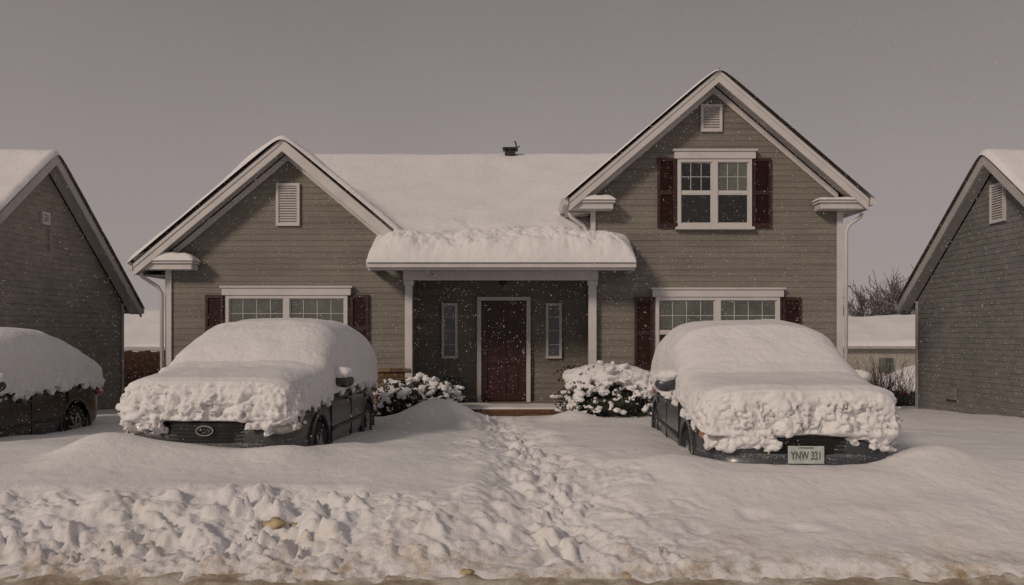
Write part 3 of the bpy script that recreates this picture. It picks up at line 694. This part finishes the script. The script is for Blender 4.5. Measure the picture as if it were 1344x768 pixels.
# ---------------------------------------------------------------- cars
def ring(y,hw,zt,zs,zb):
    h=[(0,zb),(hw*.6,zb),(hw*.9,zb+.01),(hw*.985,zb+.12),(hw,.52),(hw*.985,zs-.10),(hw*.93,zs),(hw*.72,zs+(zt-zs)*.75),(hw*.35,zt)]
    pts=[(x,y,z) for x,z in h]+[(0,y,zt)]+[(-x,y,z) for x,z in reversed(h[1:])]
    return pts
def make_car(label,loc,yaw,pm,kind,seed,plate=None,group="parked cars buried in snow"):
    E=empty('parked_car',loc,label,"car",group,rot=yaw)
    st=[(-.03,.58,.64,.58,.30),(.02,.74,.72,.66,.24),(.18,.83,.79,.74,.20),(.55,.88,.87,.82,.20),(1.0,.89,.94,.88,.20),(1.5,.89,.98,.93,.20),(2.3,.90,.99,.94,.20),(3.2,.90,1.0,.96,.20),(3.9,.88,1.02,.97,.21),(4.3,.84,1.0,.95,.25),(4.45,.74,.95,.9,.32),(4.5,.6,.88,.82,.4)]
    b=MB(); vs=[];fs=[]
    for s in st: vs+=ring(*s)
    n=len(vs)//len(st)
    for i in range(len(st)-1):
        for k in range(n): k2=(k+1)%n; fs.append((i*n+k,i*n+k2,(i+1)*n+k2,(i+1)*n+k))
    fs+=[tuple(reversed(range(n))),tuple(range((len(st)-1)*n,len(st)*n))]
    b.add(vs,fs); B=b.obj('body',pm,E,smooth=True,inv=False)
    B.modifiers.new('s','SUBSURF').levels=2; bake(B)
    c=MB()
    for wy in (.88,3.53):
        for sx in (-1,1):
            c.tube([(sx*.58,wy,.33),(sx*1.1,wy,.33)],.375,36)
    C=c.obj('cutter',RUB,E,inv=False); bo=B.modifiers.new('b','BOOLEAN'); bo.object=C; bo.operation='DIFFERENCE'; bo.solver='EXACT'; bake(B)
    bpy.data.objects.remove(C)
    B.data.polygons.foreach_set('use_smooth',[True]*len(B.data.polygons))
    try: B.data.set_sharp_from_angle(angle=R(35))
    except Exception: pass
    for wy in (.88,3.53):
        for sx in (-1,1):
            a_=MB(); pth=[(sx*.888,wy+.40*math.cos(t_),.33+.40*math.sin(t_)) for t_ in [math.pi*(-.05+1.1*k/20) for k in range(21)]]
            a_.tube(pth,.018,6); a_.obj('wheel_arch',pm,E,smooth=True,inv=False)
    def rr_ring(hx,ya,yb,z,n=24):
        o=[]
        for k in range(n):
            t_=2*math.pi*k/n; cx=math.copysign(abs(math.cos(t_))**.35,math.cos(t_)); sy=math.copysign(abs(math.sin(t_))**.35,math.sin(t_))
            o.append((cx*hx,(ya+yb)/2+sy*(yb-ya)/2,z))
        return o
    lv=[(.82,1.15,4.0,.90),(.80,1.25,3.9,.97),(.73,1.58,3.62,1.2),(.64,1.88,3.35,1.38)]
    g_=MB();vs=[]
    for a in lv: vs+=rr_ring(*a)
    fs=[(i*24+k,i*24+(k+1)%24,(i+1)*24+(k+1)%24,(i+1)*24+k) for i in range(len(lv)-1) for k in range(24)]+[tuple(range(72,96))]
    g_.add(vs,fs); g_.obj('window_glass',CARG,E,smooth=False,inv=False)
    g_=MB(); lv=[(.65,1.86,3.37,1.36),(.62,1.92,3.3,1.41),(.52,2.1,3.1,1.455),(.25,2.4,2.9,1.47)]; vs=[]
    for a in lv: vs+=rr_ring(*a)
    fs=[(i*24+k,i*24+(k+1)%24,(i+1)*24+(k+1)%24,(i+1)*24+k) for i in range(3) for k in range(24)]+[tuple(range(72,96))]
    g_.add(vs,fs); RF=g_.obj('roof',pm,E,smooth=True,inv=False)
    for sx in (-1,1):
        for (ya,yb,w_) in ((1.3,1.9,.035),(2.45,2.5,.05),(3.75,3.3,.06)):
            p=MB(); p.tube([(sx*.815,ya,.95),(sx*.74,ya+(yb-ya)*.55,1.19),(sx*.645,yb,1.39)],w_,6); p.obj('pillar',pm,E,smooth=True,inv=False)
    for sx in (-1,1):
        d=MB()
        d.box(min(sx*.88,sx*.908),max(sx*.88,sx*.908),1.40,3.30,.48,.52)
        d.obj('side_moulding',DARK,E,inv=False,bevel=.006)
        for y_ in (1.38,2.42,3.32):
            d=MB(); d.box(min(sx*.87,sx*.8985),max(sx*.87,sx*.8985),y_-.004,y_+.004,.33,.90); d.obj('door_seam',DARK,E,inv=False)
        for y_ in (2.22,3.12):
            d=MB(); d.tube([(sx*.885,y_-.09,.80),(sx*.925,y_-.05,.805),(sx*.925,y_+.05,.805),(sx*.885,y_+.09,.80)],.014,8); d.obj('door_handle',pm,E,smooth=True,inv=False)
        mm=MB(); mm.ball((sx*1.02,1.46,1.05),(.115,.07,.08),3); mm.tube([(sx*.82,1.45,.97),(sx*.95,1.46,1.02)],.03,8); M_=mm.obj('mirror',pm,E,smooth=True,inv=False)
        s=MB(); s.ball((sx*1.01,1.45,1.14),(.12,.09,.065),3,jit=.35); s.ball((sx*.96,1.45,1.16),(.08,.08,.05),3,jit=.4); s.obj('mirror_snow',SNOW,M_,smooth=True,inv=False)
    for wy in (.88,3.53):
        for sx in (-1,1):
            t_=MB(); prof=[(.20,-.09),(.29,-.10),(.315,-.075),(.32,0),(.315,.075),(.29,.10),(.20,.09)]; nn=32;vs=[]
            for r_,o_ in prof:
                for k in range(nn): a=2*math.pi*k/nn; vs.append((sx*.79+sx*o_,wy+r_*math.cos(a),.33+r_*math.sin(a)))
            fs=[(i*nn+k,i*nn+(k+1)%nn,(i+1)*nn+(k+1)%nn,(i+1)*nn+k) for i in range(6) for k in range(nn)]
            t_.add(vs,fs); W=t_.obj('wheel',RUB,E,smooth=True,inv=False)
            q=MB(); xo=sx*.872
            q.tube([(sx*.84,wy,.33),(xo+sx*.012,wy,.33)],.045,14)
            for k in range(7):
                a=2*math.pi*k/7+seed; ca,sa=math.cos(a),math.sin(a); q.tube([(xo,wy+ca*.03,.33+sa*.03),(xo-sx*.004,wy+ca*.12,.33+sa*.12),(xo-sx*.012,wy+ca*.2,.33+sa*.2)],[.02,.016,.022],6)
            vs=[]
            for r_,o_ in ((.185,.80),(.185,.872),(.208,.878),(.208,.80)):
                for k in range(nn): a=2*math.pi*k/nn; vs.append((sx*o_,wy+r_*math.cos(a),.33+r_*math.sin(a)))
            q.add(vs,[(i*nn+k,i*nn+(k+1)%nn,(i+1)*nn+(k+1)%nn,(i+1)*nn+k) for i in range(3) for k in range(nn)])
            q.obj('rim',RIM,W,smooth=True,inv=False)
            q=MB(); q.tube([(sx*.76,wy,.33),(sx*.80,wy,.33)],.19,20); q.obj('brake_disc',DARK,W,inv=False)
    gr=MB()
    gp=[(-.46,.035),(-.36,-.01),(-.2,-.035),(0,-.045),(.2,-.035),(.36,-.01),(.46,.035)]
    for i in range(6):
        (xa,ya),(xb,yb)=gp[i],gp[i+1]
        gr.add([(xa,ya,.49),(xb,yb,.49),(xb,yb,.72),(xa,ya,.72)],[(0,1,2,3)])
        for k in range(6):
            z_=.505+k*.036; gr.add([(xa,ya-.014,z_),(xb,yb-.014,z_),(xb,yb-.014,z_+.012),(xa,ya-.014,z_+.012),(xa,ya-.001,z_+.012),(xb,yb-.001,z_+.012),(xa,ya-.001,z_),(xb,yb-.001,z_)],[(0,1,2,3),(3,2,5,4),(0,6,7,1)])
    gr.obj('grille',DARK,E,inv=False,recalc=False)
    gr=MB()
    pts=[(-.87,.42),(-.84,.20),(-.74,.04),(-.55,-.04),(-.28,-.085),(0,-.10),(.28,-.085),(.55,-.04),(.74,.04),(.84,.20),(.87,.42)]
    prof=[(.10,.24),(.02,.26),(-.008,.33),(-.012,.42),(0,.50),(.03,.525),(.10,.53)]; npf=len(prof); vs=[]
    for (x_,y_) in pts:
        for (o_,z_) in prof: 
            k=1-o_*1.0; vs.append((x_*k,y_+o_,z_))
    fs=[(i*npf+j,i*npf+j+1,(i+1)*npf+j+1,(i+1)*npf+j) for i in range(len(pts)-1) for j in range(npf-1)]
    gr.add(vs,fs)
    gr.obj('bumper',pm,E,smooth=True,inv=False)
    for sx in (-1,1):
        hl=MB(); hl.ball((sx*.66,.10,.665),(.18,.13,.075),3); hl.obj('headlight',HEADL,E,smooth=True,inv=False)
        hl=MB(); hl.ball((sx*.80,.25,.665),(.065,.13,.055),3); hl.obj('turn_signal',AMB,E,smooth=True,inv=False)
        tl=MB(); tl.ball((sx*.72,4.36,.80),(.15,.13,.09),3); tl.obj('tail_light',TAILR,E,smooth=True,inv=False)
    if kind=='left':
        ez=.65; em=MB(); pts=[(math.cos(a)*.082,-.078,ez+math.sin(a)*.046) for a in [2*math.pi*k/28 for k in range(29)]]; em.tube(pts,.008,6,cap=False)
        for (dx,dz,r_) in ((-.035,.010,.016),(.0,.018,.009),(.03,.010,.009),(.045,-.008,.009),(.012,-.012,.009),(-.012,-.020,.009)):
            v_=[];
            for k in range(8):
                a=math.pi*k/4; q_=r_ if k%2==0 else r_*.35; v_.append((dx+q_*math.cos(a),-.079,ez+dz+q_*math.sin(a)))
            em.add(v_,[tuple(range(8))])
        em.obj('emblem',CHROME,E,inv=False,recalc=False)
    if plate:
        pl=MB(); pl.box(-.155,.155,-.135,-.118,.455,.61); P_=pl.obj('licence_plate',PLATE,E,inv=False,bevel=.004)
        cu=bpy.data.curves.new('t','FONT'); cu.body=plate; cu.size=.095; cu.align_x='CENTER'; cu.extrude=.001; cu.offset=.002
        to=bpy.data.objects.new('t',cu); col.objects.link(to); bpy.context.view_layer.update()
        me=bpy.data.meshes.new_from_object(to.evaluated_get(bpy.context.evaluated_depsgraph_get())); bpy.data.objects.remove(to)
        me.transform(Matrix.Translation((0,-.137,.493))@Matrix.Rotation(R(90),4,'X')@Matrix.Diagonal((.66,1.05,1,1))); me.materials.clear(); me.materials.append(INK)
        o=bpy.data.objects.new('plate_lettering',me); col.objects.link(o); o.parent=P_
        s=MB(); s.box(-.06,.06,-.1365,-.1351,.589,.599); s.obj('plate_caption',INK,P_,inv=False)
    # snow load
    rr=random.Random(seed); s=MB()
    if kind=='left':
        zl0=.77; S=[(-.10,.72,1.02,zl0),(-.07,.82,1.12,zl0-.02),(.03,.875,1.17,zl0-.01),(.4,.90,1.21,.80),(.8,.92,1.24,.86),(1.05,.93,1.29,.88),(1.3,.93,1.46,.90),(1.6,.93,1.64,.92),(1.9,.93,1.75,.93),(2.5,.93,1.78,.95),(3.2,.93,1.77,.95),(3.7,.93,1.71,.92),(4.1,.92,1.58,.88),(4.4,.89,1.38,.80),(4.6,.74,1.18,.78)]
    else:
        zl0=.715 if kind=='right' else .72; S=[(-.11,.70,.98,zl0),(-.07,.82,1.08,zl0-.02),(.05,.89,1.13,zl0),(.5,.92,1.16,.80),(1.0,.93,1.21,.88),(1.22,.93,1.30,.90),(1.5,.93,1.49,.92),(1.85,.93,1.69,.93),(2.4,.93,1.76,.95),(3.1,.93,1.74,.96),(3.6,.92,1.63,.96),(4.0,.91,1.45,.94),(4.4,.88,1.26,.86),(4.6,.72,1.13,.82)]
    ns=30; vs=[]
    for (y_,hw,zt,zl) in S:
        cab=min(1,max(0,(zt-1.25)/.35)); p_=.34+.16*cab; q_=.42+.12*cab
        for k in range(ns):
            t_=math.pi*k/(ns-1); c_,s_=math.cos(t_),math.sin(t_)
            vs.append((hw*math.copysign(abs(c_)**p_,c_),y_,zl+(zt-zl)*max(0,s_)**q_))
    fs=[(i*ns+k,i*ns+(k+1)%ns,(i+1)*ns+(k+1)%ns,(i+1)*ns+k) for i in range(len(S)-1) for k in range(ns)]
    fs+=[tuple(range(ns)),tuple(range((len(S)-1)*ns,len(S)*ns))]
    s.add(vs,fs)
    notch=(lambda x:abs(x-.10)<.28) if kind=='right' else ((lambda x:abs(x)<.42) if kind=='left' else (lambda x: False))
    for i in range(190):
        x_=rr.uniform(-.87,.87)
        nt_=notch(x_)
        if nt_ and rr.random()<.35: continue
        yy=-.07+.20*(abs(x_)/.87)**4
        s.ball((x_,yy+rr.uniform(-.03,.04),zl0+rr.uniform(-.14 if not nt_ else .03,.24)),rr.uniform(.015,.07),2,jit=1.1)
    for i in range(170):
        sx=rr.choice((-1,1)); y_=rr.uniform(.1,4.5); zl=np.interp(y_,[a[0] for a in S],[a[3] for a in S]); hw=np.interp(y_,[a[0] for a in S],[a[1] for a in S])
        s.ball((sx*(hw-.03),y_,zl+rr.uniform(-.08,.10)),rr.uniform(.02,.06),2,jit=.9)
    so=Vector((seed*3.1,seed*1.7,0))
    def disp(p,nn):
        side=max(0,1-abs(nn[2])*1.2)
        d_=.026*mnoise.noise(p*1.4+so)+.010*mnoise.noise(p*4+so)+.003*mnoise.noise(p*22)
        front=1.0 if p.y<.35 else .35
        low=1 if p.y<.5 else max(0,1-(p.z-.9)/.35)
        r1=1-abs(mnoise.noise(p*8+so))*2; r2=mnoise.noise(p*21+so); r3=mnoise.noise(p*42+so)
        cell=mnoise.cell(p*12+so+Vector((r2,r3,0))*.7)-.5
        d_+=side*front*(.040*mnoise.noise(p*4+so)-.032*max(0,r1-.35)+.024*r2+.014*r3+.034*cell)*(.35+.65*low)
        return d_
    remesh_snow(s,'car_snow',E,.016,disp,smooth_it=1)
    return E
make_car("graphite hatchback with thick snow on hood and roof",(-2.98,8.2,0),R(-1.3),PG,'left',1)
make_car("slate blue sedan under thick snow with licence plate showing",(2.58,7.46,-.0),R(-3.3),PB,'right',2,plate="YNW 331")
C3=make_car("black car with alloy wheels and snow on its roof",(-7.15,8.5,-.08),0,PK,'side',3)
def copy_thing(src,loc,rot,label):
    e=src.copy(); col.objects.link(e); e.location=loc; e.rotation_euler[2]=rot; e["label"]=label
    def rec(a,b):
        for ch in list(a.children):
            k=ch.copy(); col.objects.link(k); k.parent=b; rec(ch,k)
    rec(src,e); return e
copy_thing(C3,(18.2,31,-1.30),R(96),"snow covered car parked behind the houses")

for (x,y,r_,sd) in ((-2.0,5.47,.05,1),(-1.76,6.2,.06,2),(-.3,5.5,.035,4),(.75,5.46,.03,6),(-1.62,6.26,.035,7)):
    e=MB(); e.ball((0,0,0),(r_*1.2,r_*.9,r_*.65),3,jit=.0)
    nv=[]
    for v_ in e.v:
        p=Vector(v_); k=1+.5*mnoise.noise(p/r_*1.1+Vector((sd,0,0)))+.25*mnoise.noise(p/r_*3); nv.append(tuple(p*k))
    e.v=nv
    o=e.obj('dirty_ice_chunk',ROCK,None,smooth=True); o.location=(x,y,gh(x,y)+r_*.1); o["label"]="tan dirt stained lump of ice on the snow bank"; o["category"]="ice chunk"; o["group"]="dirty ice chunks on the snow bank"

rr=random.Random(11); m=MB()
for i in range(30000):
    y=3.0+11*rr.random()**.7 ; x=rr.uniform(-.75,.75)*y; z=rr.uniform(.3,1.6+.5*y); r_=rr.uniform(.0014,.0040)*(y/8)**.5
    if rr.random()<.01: r_*=1.6
    m.add([(x-r_,y,z),(x+r_,y,z),(x,y-r_,z),(x,y+r_,z),(x,y,z-r_),(x,y,z+r_)],[(0,2,5),(2,1,5),(1,3,5),(3,0,5),(2,0,4),(1,2,4),(3,1,4),(0,3,4)])
fm,nt,b=newmat('snowflake'); b.inputs['Base Color'].default_value=(.8,.78,.77,1); b.inputs['Roughness'].default_value=.9
fs_=m.obj('falling_snow',fm,None,recalc=False); fs_["kind"]="stuff"; fs_["label"]="fine snowflakes drifting through the air"; fs_["category"]="snow"

# ---------------------------------------------------------------- world, sun, camera
W=bpy.data.worlds.new("World"); scene.world=W; W.use_nodes=True; nt=W.node_tree
for n in list(nt.nodes): nt.nodes.remove(n)
out=N(nt,'ShaderNodeOutputWorld'); bg1=N(nt,'ShaderNodeBackground'); bg2=N(nt,'ShaderNodeBackground'); ad=N(nt,'ShaderNodeAddShader')
sky=N(nt,'ShaderNodeTexSky',sky_type='NISHITA'); sky.sun_disc=False; sky.sun_elevation=R(27); sky.sun_rotation=R(216)
hs=N(nt,'ShaderNodeHueSaturation'); hs.inputs['Saturation'].default_value=.15; nt.links.new(sky.outputs[0],hs.inputs['Color']); nt.links.new(hs.outputs[0],bg1.inputs[0]); bg1.inputs[1].default_value=.006
tc=N(nt,'ShaderNodeTexCoord'); sp=N(nt,'ShaderNodeSeparateXYZ'); nt.links.new(tc.outputs['Generated'],sp.inputs[0])
cn=noise_node(nt,2.2,4,tc.outputs['Generated'],.6)
mt=N(nt,'ShaderNodeMath',operation='MULTIPLY_ADD'); nt.links.new(cn.outputs['Fac'],mt.inputs[0]); mt.inputs[1].default_value=.16
sb=N(nt,'ShaderNodeMath',operation='SUBTRACT'); nt.links.new(sp.outputs['Z'],sb.inputs[0]); sb.inputs[1].default_value=.08; nt.links.new(sb.outputs[0],mt.inputs[2])
rp=ramp(nt,mt.outputs[0],[(0,(.300,.256,.248)),(.18,(.265,.227,.221)),(.42,(.178,.156,.154)),(1,(.160,.147,.148))]); nt.links.new(rp.outputs[0],bg2.inputs[0]); bg2.inputs[1].default_value=1.0
nt.links.new(bg1.outputs[0],ad.inputs[0]); nt.links.new(bg2.outputs[0],ad.inputs[1]); nt.links.new(ad.outputs[0],out.inputs[0])
sl=bpy.data.lights.new('sun','SUN'); sl.energy=1.45; sl.angle=R(10); sl.color=(1,.82,.65)
so=bpy.data.objects.new('sun',sl); col.objects.link(so); so.location=(-10,-10,15)
d=Vector((.62,.76,-.50)); so.rotation_euler=d.to_track_quat('-Z','Y').to_euler()
cam=bpy.data.cameras.new('camera'); co=bpy.data.objects.new('camera',cam); col.objects.link(co)
co.location=(0,0,1.6); co.rotation_euler=(R(90),0,0); cam.sensor_width=36; cam.lens=1100/1344*36; cam.shift_y=53/1344; cam.clip_end=4000; cam.clip_start=.05
scene.camera=co
scene.view_settings.view_transform='Standard'; scene.view_settings.look='None'; scene.view_settings.exposure=0
